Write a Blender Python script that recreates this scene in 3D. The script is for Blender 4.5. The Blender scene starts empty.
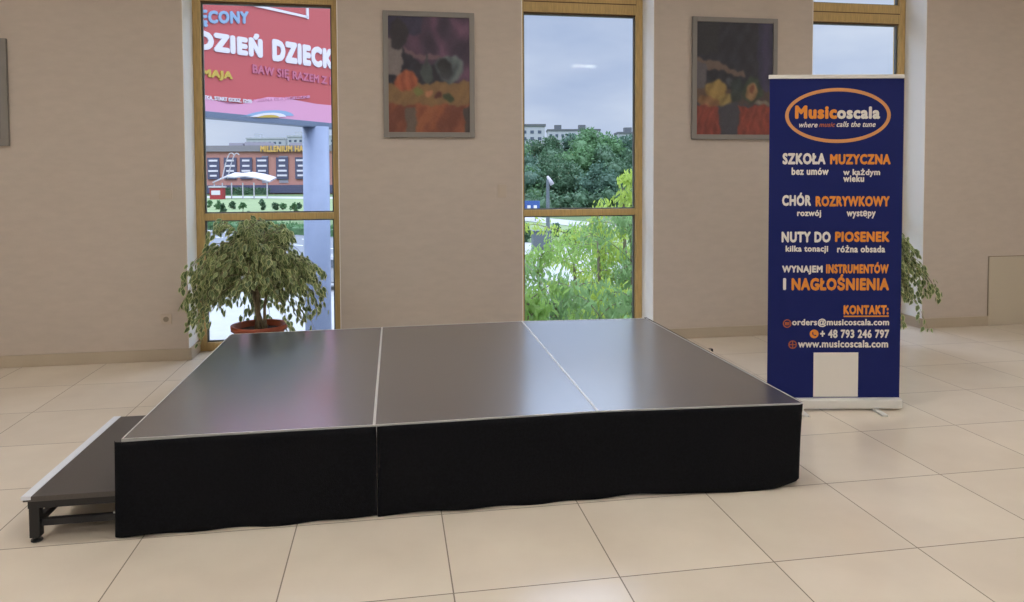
import bpy, bmesh, math, random
import numpy as np
from mathutils import Vector, Matrix
random.seed(7)
PI = math.pi
COL = bpy.context.scene.collection

# ---------------------------------------------------------------- camera model (pinhole, 1024 x 602)
F = 728.0; PX, PY = 512.0, 203.7
CAM = Vector((-0.201, -2.476, 1.447)); YAW, PITCH, ROLL = 0.165, 0.0378, -0.0042
_f = Vector((math.sin(YAW)*math.cos(PITCH), math.cos(YAW)*math.cos(PITCH), -math.sin(PITCH)))
_r = Vector((math.cos(YAW), -math.sin(YAW), 0)); _u = _r.cross(_f)
c_, s_ = math.cos(ROLL), math.sin(ROLL)
R_ = c_*_r + s_*_u; U_ = -s_*_r + c_*_u; F_ = _f
def ray(u, v): return R_*((u-PX)/F) + U_*((PY-v)/F) + F_
def on_y(u, v, y):
    d = ray(u, v); return CAM + d*((y-CAM.y)/d.y)
def on_z(u, v, z=0.0):
    d = ray(u, v); return CAM + d*((z-CAM.z)/d.z)
def at_depth(u, v, D): return CAM + ray(u, v)*D
def on_plane(u, v, p0, n):
    d = ray(u, v); return CAM + d*((p0-CAM).dot(n)/d.dot(n))

# ---------------------------------------------------------------- materials
def srgb(r, g, b):
    f = lambda c: (c/255/12.92) if c/255 <= .04045 else ((c/255+.055)/1.055)**2.4
    return (f(r), f(g), f(b), 1)
def mat(name, col, rough=.6, metal=0, noise=0, nscale=20, bump=0, bscale=60, spec=.5, transl=0, sheen=0, stretch=(1,1,1)):
    m = bpy.data.materials.new(name); m.use_nodes = True
    nt = m.node_tree; b = nt.nodes['Principled BSDF']
    b.inputs['Base Color'].default_value = col
    b.inputs['Roughness'].default_value = rough; b.inputs['Metallic'].default_value = metal
    b.inputs['Specular IOR Level'].default_value = spec
    if sheen: b.inputs['Sheen Weight'].default_value = sheen
    tc = nt.nodes.new('ShaderNodeTexCoord'); mp = nt.nodes.new('ShaderNodeMapping'); mp.inputs['Scale'].default_value = stretch
    nt.links.new(tc.outputs['Object'], mp.inputs[0])
    if noise:
        n = nt.nodes.new('ShaderNodeTexNoise'); n.inputs['Scale'].default_value = nscale; n.inputs['Detail'].default_value = 4
        nt.links.new(mp.outputs[0], n.inputs['Vector'])
        r = nt.nodes.new('ShaderNodeValToRGB')
        r.color_ramp.elements[0].position = .3; r.color_ramp.elements[1].position = .7
        r.color_ramp.elements[0].color = (*[max(0, c*(1-noise)) for c in col[:3]], 1)
        r.color_ramp.elements[1].color = (*[min(1, c*(1+noise)) for c in col[:3]], 1)
        nt.links.new(n.outputs['Fac'], r.inputs[0]); nt.links.new(r.outputs[0], b.inputs['Base Color'])
    if bump:
        n = nt.nodes.new('ShaderNodeTexNoise'); n.inputs['Scale'].default_value = bscale; n.inputs['Detail'].default_value = 3
        nt.links.new(mp.outputs[0], n.inputs['Vector'])
        bp = nt.nodes.new('ShaderNodeBump'); bp.inputs['Strength'].default_value = bump; bp.inputs['Distance'].default_value = .004
        nt.links.new(n.outputs['Fac'], bp.inputs['Height']); nt.links.new(bp.outputs[0], b.inputs['Normal'])
    if transl:
        t = nt.nodes.new('ShaderNodeBsdfTranslucent'); t.inputs[0].default_value = (*[min(1, c*1.3) for c in col[:3]], 1)
        mx = nt.nodes.new('ShaderNodeMixShader'); mx.inputs[0].default_value = transl
        nt.links.new(b.outputs[0], mx.inputs[1]); nt.links.new(t.outputs[0], mx.inputs[2])
        nt.links.new(mx.outputs[0], nt.nodes['Material Output'].inputs[0])
    return m
def emit(name, col, s):
    m = bpy.data.materials.new(name); m.use_nodes = True; nt = m.node_tree; nt.nodes.clear()
    e = nt.nodes.new('ShaderNodeEmission'); e.inputs[0].default_value = col; e.inputs[1].default_value = s
    o = nt.nodes.new('ShaderNodeOutputMaterial'); nt.links.new(e.outputs[0], o.inputs[0]); return m
def glass_mat():
    m = bpy.data.materials.new('window_glass'); m.use_nodes = True; nt = m.node_tree; nt.nodes.clear()
    t = nt.nodes.new('ShaderNodeBsdfTransparent'); t.inputs[0].default_value = (.97, .985, .98, 1)
    g = nt.nodes.new('ShaderNodeBsdfGlossy'); g.inputs['Roughness'].default_value = .01
    fr = nt.nodes.new('ShaderNodeFresnel'); fr.inputs[0].default_value = 1.13
    mx = nt.nodes.new('ShaderNodeMixShader'); o = nt.nodes.new('ShaderNodeOutputMaterial')
    nt.links.new(fr.outputs[0], mx.inputs[0]); nt.links.new(t.outputs[0], mx.inputs[1]); nt.links.new(g.outputs[0], mx.inputs[2])
    nt.links.new(mx.outputs[0], o.inputs[0]); return m
def floor_mat():
    m = bpy.data.materials.new('floor_tiles'); m.use_nodes = True; nt = m.node_tree; b = nt.nodes['Principled BSDF']
    tc = nt.nodes.new('ShaderNodeTexCoord'); sp = nt.nodes.new('ShaderNodeSeparateXYZ'); nt.links.new(tc.outputs['Object'], sp.inputs[0])
    def mth(op, a, bb=None):
        n = nt.nodes.new('ShaderNodeMath'); n.operation = op
        for i, x in enumerate((a, bb)):
            if x is None: continue
            if isinstance(x, (int, float)): n.inputs[i].default_value = x
            else: nt.links.new(x, n.inputs[i])
        return n.outputs[0]
    ds = []; fl = []
    for k in (0, 1):
        t = mth('DIVIDE', sp.outputs[k], .6); fr = mth('FRACT', t); fl.append(mth('FLOOR', t))
        ds.append(mth('MINIMUM', fr, mth('SUBTRACT', 1.0, fr)))
    d = mth('MINIMUM', ds[0], ds[1]); grout = mth('LESS_THAN', d, .0042)
    cmb = nt.nodes.new('ShaderNodeCombineXYZ'); nt.links.new(fl[0], cmb.inputs[0]); nt.links.new(fl[1], cmb.inputs[1])
    wn = nt.nodes.new('ShaderNodeTexWhiteNoise'); nt.links.new(cmb.outputs[0], wn.inputs['Vector'])
    ns = nt.nodes.new('ShaderNodeTexNoise'); ns.inputs['Scale'].default_value = 2.2; ns.inputs['Detail'].default_value = 5
    off = nt.nodes.new('ShaderNodeVectorMath'); off.operation = 'ADD'; nt.links.new(tc.outputs['Object'], off.inputs[0]); nt.links.new(wn.outputs['Color'], off.inputs[1])
    nt.links.new(off.outputs[0], ns.inputs['Vector'])
    rp = nt.nodes.new('ShaderNodeValToRGB'); e = rp.color_ramp.elements
    e[0].position = .3; e[0].color = srgb(222, 210, 194); e[1].position = .7; e[1].color = srgb(233, 222, 206)
    nt.links.new(ns.outputs['Fac'], rp.inputs[0])
    hv = nt.nodes.new('ShaderNodeHueSaturation'); nt.links.new(rp.outputs[0], hv.inputs['Color'])
    nt.links.new(mth('ADD', mth('MULTIPLY', wn.outputs['Value'], .05), .975), hv.inputs['Value'])
    mx = nt.nodes.new('ShaderNodeMix'); mx.data_type = 'RGBA'; nt.links.new(grout, mx.inputs[0])
    nt.links.new(hv.outputs[0], mx.inputs[6]); mx.inputs[7].default_value = srgb(124, 112, 96)
    nt.links.new(mx.outputs[2], b.inputs['Base Color'])
    nt.links.new(mth('ADD', mth('MULTIPLY', grout, .4), .22), b.inputs['Roughness'])
    b.inputs['Specular IOR Level'].default_value = .8
    return m
def attr_mat(name, rough=.6):
    m = bpy.data.materials.new(name); m.use_nodes = True; nt = m.node_tree; b = nt.nodes['Principled BSDF']
    a = nt.nodes.new('ShaderNodeAttribute'); a.attribute_name = 'Col'; nt.links.new(a.outputs['Color'], b.inputs['Base Color'])
    b.inputs['Roughness'].default_value = rough; return m

M = {}
M['wall'] = mat('woven_wallpaper', srgb(199, 187, 176), .85, noise=.03, nscale=9, bump=.5, bscale=110, stretch=(1, 1, 2.6))
M['white'] = mat('white_plaster', srgb(248, 248, 247), .8)
M['floor'] = floor_mat()
M['skirting'] = mat('beige_skirting_tile', srgb(186, 172, 152), .45, noise=.04, nscale=4)
M['ceiling'] = mat('ceiling_paint', srgb(228, 224, 216), .9)
M['wood'] = mat('golden_wood_frame', srgb(198, 168, 110), .45, noise=.14, nscale=14, stretch=(6, 6, .6))
M['wood_d'] = mat('golden_wood_groove', srgb(92, 66, 38), .6)
M['gasket'] = mat('grey_glazing_gasket', srgb(92, 96, 92), .5)
M['glass'] = glass_mat()
M['deck'] = mat('black_deck_coating', srgb(62, 64, 70), .33, noise=.12, nscale=260, bump=.2, bscale=300, spec=.9)
M['deck'].node_tree.nodes['Principled BSDF'].inputs['Coat Weight'].default_value = 1; M['deck'].node_tree.nodes['Principled BSDF'].inputs['Coat IOR'].default_value = 2.7; M['deck'].node_tree.nodes['Principled BSDF'].inputs['Coat Roughness'].default_value = .2
M['alu'] = mat('brushed_aluminium', srgb(222, 222, 220), .4, metal=.25)
M['cloth'] = mat('black_skirt_cloth', srgb(20, 21, 25), .95, noise=.25, nscale=90, bump=.5, bscale=240, spec=.12)
M['black'] = mat('black_metal', srgb(30, 30, 33), .4, spec=.4)
M['tread'] = mat('dark_step_tread', srgb(76, 72, 70), .4, noise=.08, nscale=200)
M['nosing'] = mat('pale_nosing_strip', srgb(232, 238, 248), .25)
M['frame_g'] = mat('grey_picture_frame', srgb(134, 130, 126), .5)
M['paint'] = attr_mat('painted_canvas', .55)
M['navy'] = mat('navy_banner_vinyl', srgb(20, 32, 98), .6, spec=.2, bump=.08, bscale=8)
M['ink_w'] = mat('white_print', srgb(226, 222, 216), .6)
M['ink_o'] = mat('orange_print', srgb(226, 142, 48), .6)
M['ink_t'] = mat('tan_print', srgb(210, 148, 92), .6)
M['ink_r'] = mat('rust_print', srgb(168, 88, 52), .6)
M['terracotta'] = mat('terracotta_plastic', srgb(158, 78, 50), .5)
M['soil'] = mat('dark_soil', srgb(58, 44, 34), .95, noise=.3, nscale=60)
M['bark'] = mat('pale_bark', srgb(136, 122, 98), .8, noise=.2, nscale=40)
M['leaf_a'] = mat('leaf_green', srgb(124, 142, 92), .45, transl=.3)
M['leaf_b'] = mat('leaf_cream_margin', srgb(196, 202, 154), .45, transl=.3)
M['leaf_c'] = mat('leaf_dark_green', srgb(96, 116, 74), .45, transl=.25)
M['switch'] = mat('pale_switch_plastic', srgb(198, 184, 168), .4)
M['smudge'] = mat('grey_smudge', srgb(150, 138, 124), .9)
M['panel'] = mat('access_panel_paint', srgb(196, 186, 168), .6)
# outside
M['b_red'] = mat('billboard_red', srgb(172, 76, 76), .5)
M['b_white'] = mat('billboard_white', srgb(206, 200, 204), .5)
M['b_blue'] = mat('billboard_pale_blue', srgb(127, 152, 178), .5)
M['b_yellow'] = mat('billboard_yellow', srgb(176, 148, 62), .5)
M['b_pink'] = mat('billboard_pink', srgb(172, 94, 114), .5)
M['b_lilac'] = mat('billboard_lilac', srgb(196, 138, 164), .5)
M['b_frame'] = mat('billboard_frame', srgb(93, 104, 123), .5)
M['column'] = mat('pale_blue_column', srgb(124, 134, 156), .5, noise=.04, nscale=3)
M['brick'] = mat('mall_brick', srgb(172, 122, 110), .8, noise=.06, nscale=2)
M['m_grey'] = mat('mall_grey_panels', srgb(138, 134, 142), .6)
M['m_roof'] = mat('mall_fascia', srgb(122, 118, 120), .6)
M['m_dark'] = mat('mall_sign_panel', srgb(74, 74, 96), .5)
M['gold'] = mat('gold_sign', srgb(196, 158, 86), .4)
M['tent'] = mat('white_canopy', srgb(170, 166, 170), .6)
M['red'] = mat('red_paint', srgb(155, 49, 52), .5)
M['asphalt'] = mat('asphalt', srgb(98, 102, 108), .8, noise=.05, nscale=.8)
M['paving'] = mat('pale_paving', srgb(150, 150, 150), .8, noise=.05, nscale=1.5)
M['lawn'] = mat('lawn', srgb(80, 98, 56), .9, noise=.16, nscale=.35)
M['lawn2'] = mat('bright_lawn', srgb(110, 126, 84), .9, noise=.12, nscale=.4)
M['line'] = mat('road_paint', srgb(176, 176, 176), .7)
M['flat'] = mat('apartment_plaster', srgb(158, 160, 163), .8)
M['flat_d'] = mat('apartment_roof', srgb(89, 92, 96), .8)
M['win_d'] = mat('far_window', srgb(71, 80, 95), .3)
M['car_w'] = mat('white_car_paint', srgb(150, 152, 156), .2)
M['car_d'] = mat('dark_car_paint', srgb(43, 47, 68), .25)
M['car_r'] = mat('red_car_paint', srgb(130, 37, 41), .25)
M['tyre'] = mat('tyre_rubber', srgb(22, 22, 24), .8)
M['carglass'] = mat('car_glass', srgb(44, 52, 62), .1)
M['pole'] = mat('grey_lamp_post', srgb(87, 95, 99), .5)
M['t_dark'] = mat('tree_leaf_dark', srgb(70, 98, 70), .7, noise=.25, nscale=.6, transl=.2)
M['t_mid'] = mat('tree_leaf_mid', srgb(88, 122, 80), .7, noise=.2, nscale=.6, transl=.25)
M['t_blue'] = mat('tree_leaf_bluish', srgb(76, 104, 86), .7, noise=.2, nscale=.6, transl=.2)
M['t_lime'] = mat('tree_leaf_lime', srgb(158, 178, 84), .6, noise=.12, nscale=2, transl=.5)
M['t_lime2'] = mat('tree_leaf_lime_green', srgb(136, 166, 88), .6, noise=.15, nscale=2, transl=.5)
M['t_olive'] = mat('tree_leaf_sage', srgb(120, 150, 96), .6, noise=.2, nscale=2, transl=.5)
M['t_bark'] = mat('tree_bark', srgb(110, 102, 84), .9)
M['blue_sign'] = mat('blue_road_sign', srgb(52, 81, 141), .5)

# ---------------------------------------------------------------- mesh builder
class MB:
    def __init__(s): s.v = []; s.f = []; s.m = []
    def add(s, vs, fs, mi=0):
        o = len(s.v); s.v += [tuple(v) for v in vs]; s.f += [tuple(i+o for i in f) for f in fs]; s.m += [mi]*len(fs); return s
    def bm(s, b, mi=0):
        b.verts.ensure_lookup_table(); s.add([v.co[:] for v in b.verts], [[v.index for v in f.verts] for f in b.faces], mi); b.free(); return s
    def box(s, x0, x1, y0, y1, z0, z1, bev=0, mi=0, mtx=None):
        b = bmesh.new(); bmesh.ops.create_cube(b, size=1)
        for v in b.verts: v.co = ((x0+x1)/2+v.co.x*(x1-x0), (y0+y1)/2+v.co.y*(y1-y0), (z0+z1)/2+v.co.z*(z1-z0))
        if bev: bmesh.ops.bevel(b, geom=b.edges[:], offset=bev, segments=2, affect='EDGES', profile=.6)
        if mtx: bmesh.ops.transform(b, matrix=mtx, verts=b.verts)
        b.verts.index_update(); return s.bm(b, mi)
    def lathe(s, prof, seg=32, mi=0, c=(0, 0, 0)):
        vs = []; fs = []
        for r, z in prof:
            for k in range(seg): a = 2*PI*k/seg; vs.append((c[0]+r*math.cos(a), c[1]+r*math.sin(a), c[2]+z))
        for i in range(len(prof)-1):
            for k in range(seg):
                k2 = (k+1) % seg; fs.append((i*seg+k, i*seg+k2, (i+1)*seg+k2, (i+1)*seg+k))
        if prof[0][0] > 1e-4: fs.append(tuple(reversed(range(seg))))
        if prof[-1][0] > 1e-4: fs.append(tuple((len(prof)-1)*seg+k for k in range(seg)))
        return s.add(vs, fs, mi)
    def tube(s, pts, rad, seg=8, mi=0):
        pts = [Vector(p) for p in pts]; n = len(pts)
        rad = rad if isinstance(rad, (list, tuple)) else [rad]*n
        vs = []; fs = []
        for i, p in enumerate(pts):
            t = (pts[min(i+1, n-1)]-pts[max(i-1, 0)]).normalized()
            a = t.cross(Vector((0, 0, 1)) if abs(t.z) < .95 else Vector((1, 0, 0))).normalized(); b = t.cross(a)
            for k in range(seg):
                q = 2*PI*k/seg; vs.append(p+(a*math.cos(q)+b*math.sin(q))*rad[i])
        for i in range(n-1):
            for k in range(seg): k2 = (k+1) % seg; fs.append((i*seg+k, i*seg+k2, (i+1)*seg+k2, (i+1)*seg+k))
        fs.append(tuple(reversed(range(seg)))); fs.append(tuple((n-1)*seg+k for k in range(seg)))
        return s.add(vs, fs, mi)
    def prism(s, poly, z0, z1, mi=0):
        n = len(poly); a = sum(poly[i][0]*poly[(i+1) % n][1]-poly[(i+1) % n][0]*poly[i][1] for i in range(n))
        if a < 0: poly = poly[::-1]
        vs = [(x, y, z0) for x, y in poly]+[(x, y, z1) for x, y in poly]
        fs = [tuple(reversed(range(n))), tuple(range(n, 2*n))]+[(i, (i+1) % n, n+(i+1) % n, n+i) for i in range(n)]
        return s.add(vs, fs, mi)
    def build(s, name, mats, parent=None, smooth=False):
        me = bpy.data.meshes.new(name); me.from_pydata(s.v, [], s.f); me.validate()
        for m in (mats if isinstance(mats, (list, tuple)) else [mats]): me.materials.append(m)
        if any(s.m) and len(s.m) == len(me.polygons): me.polygons.foreach_set('material_index', s.m)
        if smooth: me.polygons.foreach_set('use_smooth', [True]*len(me.polygons))
        o = bpy.data.objects.new(name, me); COL.objects.link(o)
        if parent: o.parent = parent
        return o
def tag(o, label=None, cat=None, group=None, kind=None):
    for k, v in (('label', label), ('category', cat), ('group', group), ('kind', kind)):
        if v: o[k] = v
    return o
def empty(name, loc, rz=0, label=None, cat=None, group=None):
    o = bpy.data.objects.new(name, None); COL.objects.link(o); o.location = loc; o.rotation_euler = (0, 0, rz); o.empty_display_size = .1
    return tag(o, label, cat, group)
def copy_tree(o, parent=None):
    c = o.copy(); COL.objects.link(c)
    if parent: c.parent = parent
    for ch in [x for x in bpy.data.objects if x.parent == o]: copy_tree(ch, c)
    return c
def struct(o): o['kind'] = 'structure'; return o

# text as solid mesh, fitted into a box in the (x, z) plane, facing -y
def text_mb(mb, body, x0, x1, z0, z1, bold=.02, y=0, depth=.002, mi=0, shear=0, slope=0):
    cu = bpy.data.curves.new('t', 'FONT'); cu.body = body; cu.shear = shear; cu.resolution_u = 3
    cu.space_character = 1+bold*2.2
    o = bpy.data.objects.new('t', cu); COL.objects.link(o); bpy.context.view_layer.update()
    me = bpy.data.meshes.new_from_object(o.evaluated_get(bpy.context.evaluated_depsgraph_get()))
    vs = [v.co.copy() for v in me.vertices]; fs = [tuple(p.vertices) for p in me.polygons]
    bpy.data.objects.remove(o); bpy.data.curves.remove(cu); bpy.data.meshes.remove(me)
    if not vs: return
    a, b = min(v.x for v in vs)-bold, max(v.x for v in vs)+bold; c, d = min(v.y for v in vs)-bold, max(v.y for v in vs)+bold
    ed = {}
    for f in fs:
        for i in range(len(f)):
            e = (f[i], f[(i+1) % len(f)]); ed[e] = ed.get(e, 0)+1
    n = len(vs); side = [(a_, a_+n, b_+n, b_) for (a_, b_) in ed if (b_, a_) not in ed]
    sh = [(0, 0)]+([(bold*math.cos(k*PI/4), bold*math.sin(k*PI/4)) for k in range(8)] if bold else [])
    for k, (dx, dy) in enumerate(sh):       # stroke thickened by overlapping strokes
        P = [(x0+(v.x+dx-a)/(b-a)*(x1-x0), z0+(v.y+dy-c)/(d-c)*(z1-z0)) for v in vs]
        P = [(x, z+slope*(x-x0)) for x, z in P]; yy = y-depth*(1-.012*k)
        mb.add([(x, yy, z) for x, z in P]+[(x, y, z) for x, z in P], fs+side, mi)

# ================================================================ ROOM
YW = 3.60; D = .28; H = 3.9; ZT = 3.7
X0, X1, Y0 = -5.4, 9.0, -10.0
fl = MB().box(X0-.2, X1+.2, Y0-.2, YW+.4, -.2, 0); struct(fl.build('floor', M['floor']))
ce = MB().box(X0-.2, X1+.2, Y0-.2, YW+.4, H, H+.2); struct(ce.build('ceiling', M['ceiling']))
OPEN = [(-1.795, -.612), (.898, 2.068), (3.562, 4.715)]
w = MB(); xs = [X0-.2]+[x for o in OPEN for x in o]+[X1+.2]
for i in range(0, len(xs), 2): w.box(xs[i], xs[i+1], YW, YW+.4, 0, H)
for a, b in OPEN: w.box(a, b, YW, YW+.4, ZT, H)
struct(w.build('wall_back', M['wall']))
struct(MB().box(X0-.2, X0, Y0-.2, YW, 0, H).build('wall_left', M['wall']))
struct(MB().box(X1, X1+.2, Y0-.2, YW, 0, H).build('wall_right', M['wall']))
struct(MB().box(X0, X1, Y0-.2, Y0, 0, H).build('wall_front', M['wall']))
# outer cladding of the upper floor below us, so the building stands on the ground
# skirting
PANX = on_y(987.5, 300, YW).x
sk = MB()
for a, b in ((X0, OPEN[0][0]), (OPEN[0][1], OPEN[1][0]), (OPEN[1][1], OPEN[2][0]), (OPEN[2][1], PANX)):
    sk.box(a-(.012 if a > X0 else 0), b+(.012 if b < PANX else 0), YW-.014, YW, .001, .094, .002)
struct(sk.build('baseboard_back', M['skirting']))
n = 1
for a, b in OPEN:    # white plastered reveals with their own skirting
    t = MB(); t.box(a, a+.006, YW+.001, YW+D, .0, ZT); t.box(b-.006, b, YW+.001, YW+D, 0, ZT); t.box(a+.006, b-.006, YW+.001, YW+D, ZT-.006, ZT)
    struct(t.build('trim_%d' % n, M['white'])); n += 1
for a, b in OPEN:
    t = MB(); t.box(a+.006, a+.02, YW+.0, YW+D, .001, .094); t.box(b-.02, b-.006, YW, YW+D, .001, .094)
    struct(t.build('trim_%d' % n, M['skirting'])); n += 1
# windows
ZB = on_y(580, 215.6, YW+D).z; ZA = on_y(580, 209.2, YW+D).z        # lower transom
ZC = on_y(580, 13.0, YW+D).z; ZD = ZC+.175                            # upper transom
for i, (a, b) in enumerate(OPEN):
    g = empty('window_%d' % (i+1), ((a+b)/2, YW+D, 0)); struct(g)
    fw = .062; A = a-(a+b)/2+.006; B = -A; f = MB()
    f.box(A, A+fw, 0, .09, 0, ZT-.006, .004); f.box(B-fw, B, 0, .09, 0, ZT-.006, .004)
    f.box(A+fw, B-fw, 0, .09, 0, .07, .004); f.box(A+fw, B-fw, 0, .09, ZT-.07, ZT-.006, .004)
    f.box(A+fw, B-fw, .0, .09, ZB, ZA, .004); f.box(A+fw, B-fw, .0, .09, ZC, ZD, .005)
    f.build('window_frame', M['wood'], g)
    q = MB(); q.box(A+fw+.001, B-fw-.001, -.003, .004, ZC+.085, ZC+.093); q.box(A+fw, B-fw, .02, .07, ZC-.012, ZC)
    q.build('groove', M['wood_d'], g)
    for z0, z1 in ((.07, ZB), (ZA, ZC-.012), (ZD, ZT-.07)):
        k = MB(); x0, x1 = A+fw, B-fw
        k.box(x0, x0+.012, .03, .06, z0, z1); k.box(x1-.012, x1, .03, .06, z0, z1); k.box(x0+.012, x1-.012, .03, .06, z0, z0+.01); k.box(x0+.012, x1-.012, .03, .06, z1-.01, z1)
        k.build('gasket', M['gasket'], g)
        MB().box(x0+.012, x1-.012, .042, .050, z0+.01, z1-.01).build('glass_pane', M['glass'], g)

# square ceiling panels: one shows mirrored, the others are added unseen for room light
def lamp(x, y):
    g = empty('ceiling_lamp', (x, y, H)); s = .3
    f = MB(); f.box(-s, s, -s, -s+.02, -.05, 0); f.box(-s, s, s-.02, s, -.05, 0); f.box(-s, -s+.02, -s+.02, s-.02, -.05, 0); f.box(s-.02, s, -s+.02, s-.02, -.05, 0)
    f.build('lamp_frame', M['alu'], g)
    MB().box(-s+.02, s-.02, -s+.02, s-.02, -.04, -.0).build('diffuser', M['lamp'], g)
    tag(g, 'square white ceiling panel lamp seen mirrored in the middle window glass' if abs(x-4.0) < .1 and y < -5 and y > -6 else 'unseen square white ceiling panel lamp added to light the room', 'ceiling lamp', 'square ceiling panel lamps')
M['lamp'] = emit('lamp_diffuser', (1, .975, .94, 1), 33)
for y, xs_ in ((.7, (-3.4, .6, 4.6)), (-2.4, (-4.2, .5, 6.0)), (-5.3, (-4.7, 0, 4.0, 7.6)), (-8.3, (0, 2.6, 7.6))):
    for x in xs_: lamp(x, y)

# ================================================================ STAGE
ZS = .395
FRONT = [on_z(121, 439, ZS), on_z(374, 425, ZS), on_z(598, 411, ZS), on_z(804, 403, ZS)]
BACK = [on_z(231, 334, ZS), on_z(382, 327, ZS), on_z(522, 321, ZS), on_z(646, 318, ZS)]
names = ['left end deck of the low black stage, beside the small step', 'middle deck of the low black stage, between its two seams', 'right end deck of the low black stage, beside the blue banner']
for i in range(3):
    q = [FRONT[i].xy, FRONT[i+1].xy, BACK[i+1].xy, BACK[i].xy]
    c = sum(q, Vector((0, 0)))/4
    g = empty('stage_deck', (c.x, c.y, 0), 0, names[i], 'stage deck', 'decks of the black stage')
    L = [(p-c) for p in q]
    def inset(P, d):
        out = []
        for k in range(4):
            p = P[k]; a = (P[k-1]-p).normalized(); b = (P[(k+1) % 4]-p).normalized(); out.append(p+(a+b)*d)
        return out
    O = inset(L, .0006); I = inset(L, .0055)
    t = MB()
    for k in range(4):
        k2 = (k+1) % 4; t.prism([O[k][:], O[k2][:], I[k2][:], I[k][:]], ZS-.055, ZS)
    t.build('edge_trim', M['alu'], g)
    MB().prism([p[:] for p in inset(L, .006)], ZS-.03, ZS-.0015).build('deck_board', M['deck'], g)
    for p in inset(L, .07):
        lg = MB().box(p.x-.025, p.x+.025, p.y-.025, p.y+.025, .012, ZS-.03, .003).build('leg', M['alu'], g)
        MB().lathe([(.022, 0), (.028, .004), (.026, .013)], 16, c=(p.x, p.y, 0)).build('foot_cap', M['black'], lg)

def skirt(path, label, zt=ZS-.004, corner=None, seed=0):
    # path: list of xy; sampled densely; gentle folds growing towards the hem
    rnd = random.Random(seed); P = [Vector(p) for p in path]
    S = []; acc = 0
    for i in range(len(P)-1):
        n = max(2, int((P[i+1]-P[i]).length/.02))
        for k in range(n): S.append(P[i].lerp(P[i+1], k/n))
    S.append(P[-1]); n = len(S); rows = 14
    ph = [rnd.uniform(0, 6.28) for _ in range(6)]
    vs = []; fs = []; s = 0
    for i in range(n):
        t = (S[min(i+1, n-1)]-S[max(i-1, 0)]).normalized(); nm = Vector((t.y, -t.x))
        if i: s += (S[i]-S[i-1]).length
        wv = .5*math.sin(s*11+ph[0])+.3*math.sin(s*23+ph[1])+.35*math.sin(s*5.1+ph[2])
        hem = .006+.004*math.sin(s*7+ph[3])+.003*math.sin(s*19+ph[4])
        lift = 0
        if corner is not None:
            d = (S[i]-corner).length; lift = max(0, 1-d/.16)**1.5*.03
        for r in range(rows+1):
            q = r/rows; z = zt-(zt-hem-lift)*q
            o = nm*(.004+(.009*wv+.006)*q**1.3 - lift*.9*q)
            vs.append((S[i].x+o.x, S[i].y+o.y, z))
    for i in range(n-1):
        for r in range(rows): a = i*(rows+1)+r; fs.append((a, a+1, a+rows+2, a+rows+1))
    o = MB().add(vs, fs).build('stage_skirt', M['cloth'], smooth=True)
    md = o.modifiers.new('thick', 'SOLIDIFY'); md.thickness = .002; md.offset = 1
    tag(o, label, 'stage skirt', 'black cloth skirts of the stage'); return o
e = .003
fl_, fr_ = FRONT[0].xy, FRONT[3].xy
sx = on_z(376.5, 425, ZS).xy
skirt([(fl_.x-.017, fl_.y-.006), (fl_.x-.012, fl_.y-.018), (fl_.x+.01, fl_.y-.022), (fl_.x+.3, fl_.y-.014), (sx.x-.001, sx.y-e)], 'black cloth skirt hanging under the left deck beside the step', seed=2)
skirt([(sx.x+.0015, sx.y-e), (FRONT[2].x, FRONT[2].y-e), (fr_.x-.03, fr_.y-e), (fr_.x-.01, fr_.y+.004), (fr_.x+e, fr_.y+.03), (BACK[3].x+.012, BACK[3].y)], 'black cloth skirt under the middle and right decks, rounded at the corner', corner=Vector((fr_.x, fr_.y)), seed=5)
# small black clips on the right edge
for (u, v), lb in (((711, 349), 'small black clip halfway along the right edge of the stage'), ((646, 318), 'small black clip on the far right corner of the stage')):
    p = on_z(u, v, ZS); c = MB(); c.box(p.x-.012, p.x+.006, p.y-.010, p.y+.010, ZS, ZS+.003, .001); c.box(p.x+.004, p.x+.009, p.y-.010, p.y+.010, ZS-.014, ZS+.003, .001)
    tag(c.build('deck_clip', M['black']), lb, 'clip')

# step at the left end
SX0, SX1, SY0, SY1, SZ = -1.650, -1.242, .624, 1.60, .192
g = empty('stage_step', ((SX0+SX1)/2, (SY0+SY1)/2, 0), 0, 'low dark step with pale edge strip at the left end of the stage', 'step')
lx = lambda x: x-(SX0+SX1)/2
ly = lambda y: y-(SY0+SY1)/2
MB().box(lx(SX0+.006), lx(SX1), ly(SY0), ly(SY1), SZ-.022, SZ-.001, .002).build('tread', M['tread'], g)
MB().box(lx(SX0), lx(SX0+.036), ly(SY0)-.001, ly(SY1)+.001, SZ-.014, SZ+.0015, .0015).build('nosing', M['nosing'], g)
f = MB(); f.box(lx(SX0+.02), lx(SX1), ly(SY0+.008), ly(SY0+.038), SZ-.052, SZ-.022); f.box(lx(SX0+.02), lx(SX1), ly(SY1-.038), ly(SY1-.008), SZ-.052, SZ-.022)
f.box(lx(SX0+.02), lx(SX0+.05), ly(SY0+.038), ly(SY1-.038), SZ-.052, SZ-.022); f.build('frame', M['black'], g)
for x in (SX0+.022, SX1-.042):
    for y in (SY0+.01, SY1-.05):
        lg = MB().box(lx(x), lx(x+.038), ly(y), ly(y+.038), .02, SZ-.05, .002).build('leg', M['black'], g)
        MB().lathe([(.018, 0), (.022, .004), (.02, .009), (.007, .011), (.007, .026)], 16, c=(lx(x+.019), ly(y+.019), 0)).build('foot', M['black'], lg)
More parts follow.
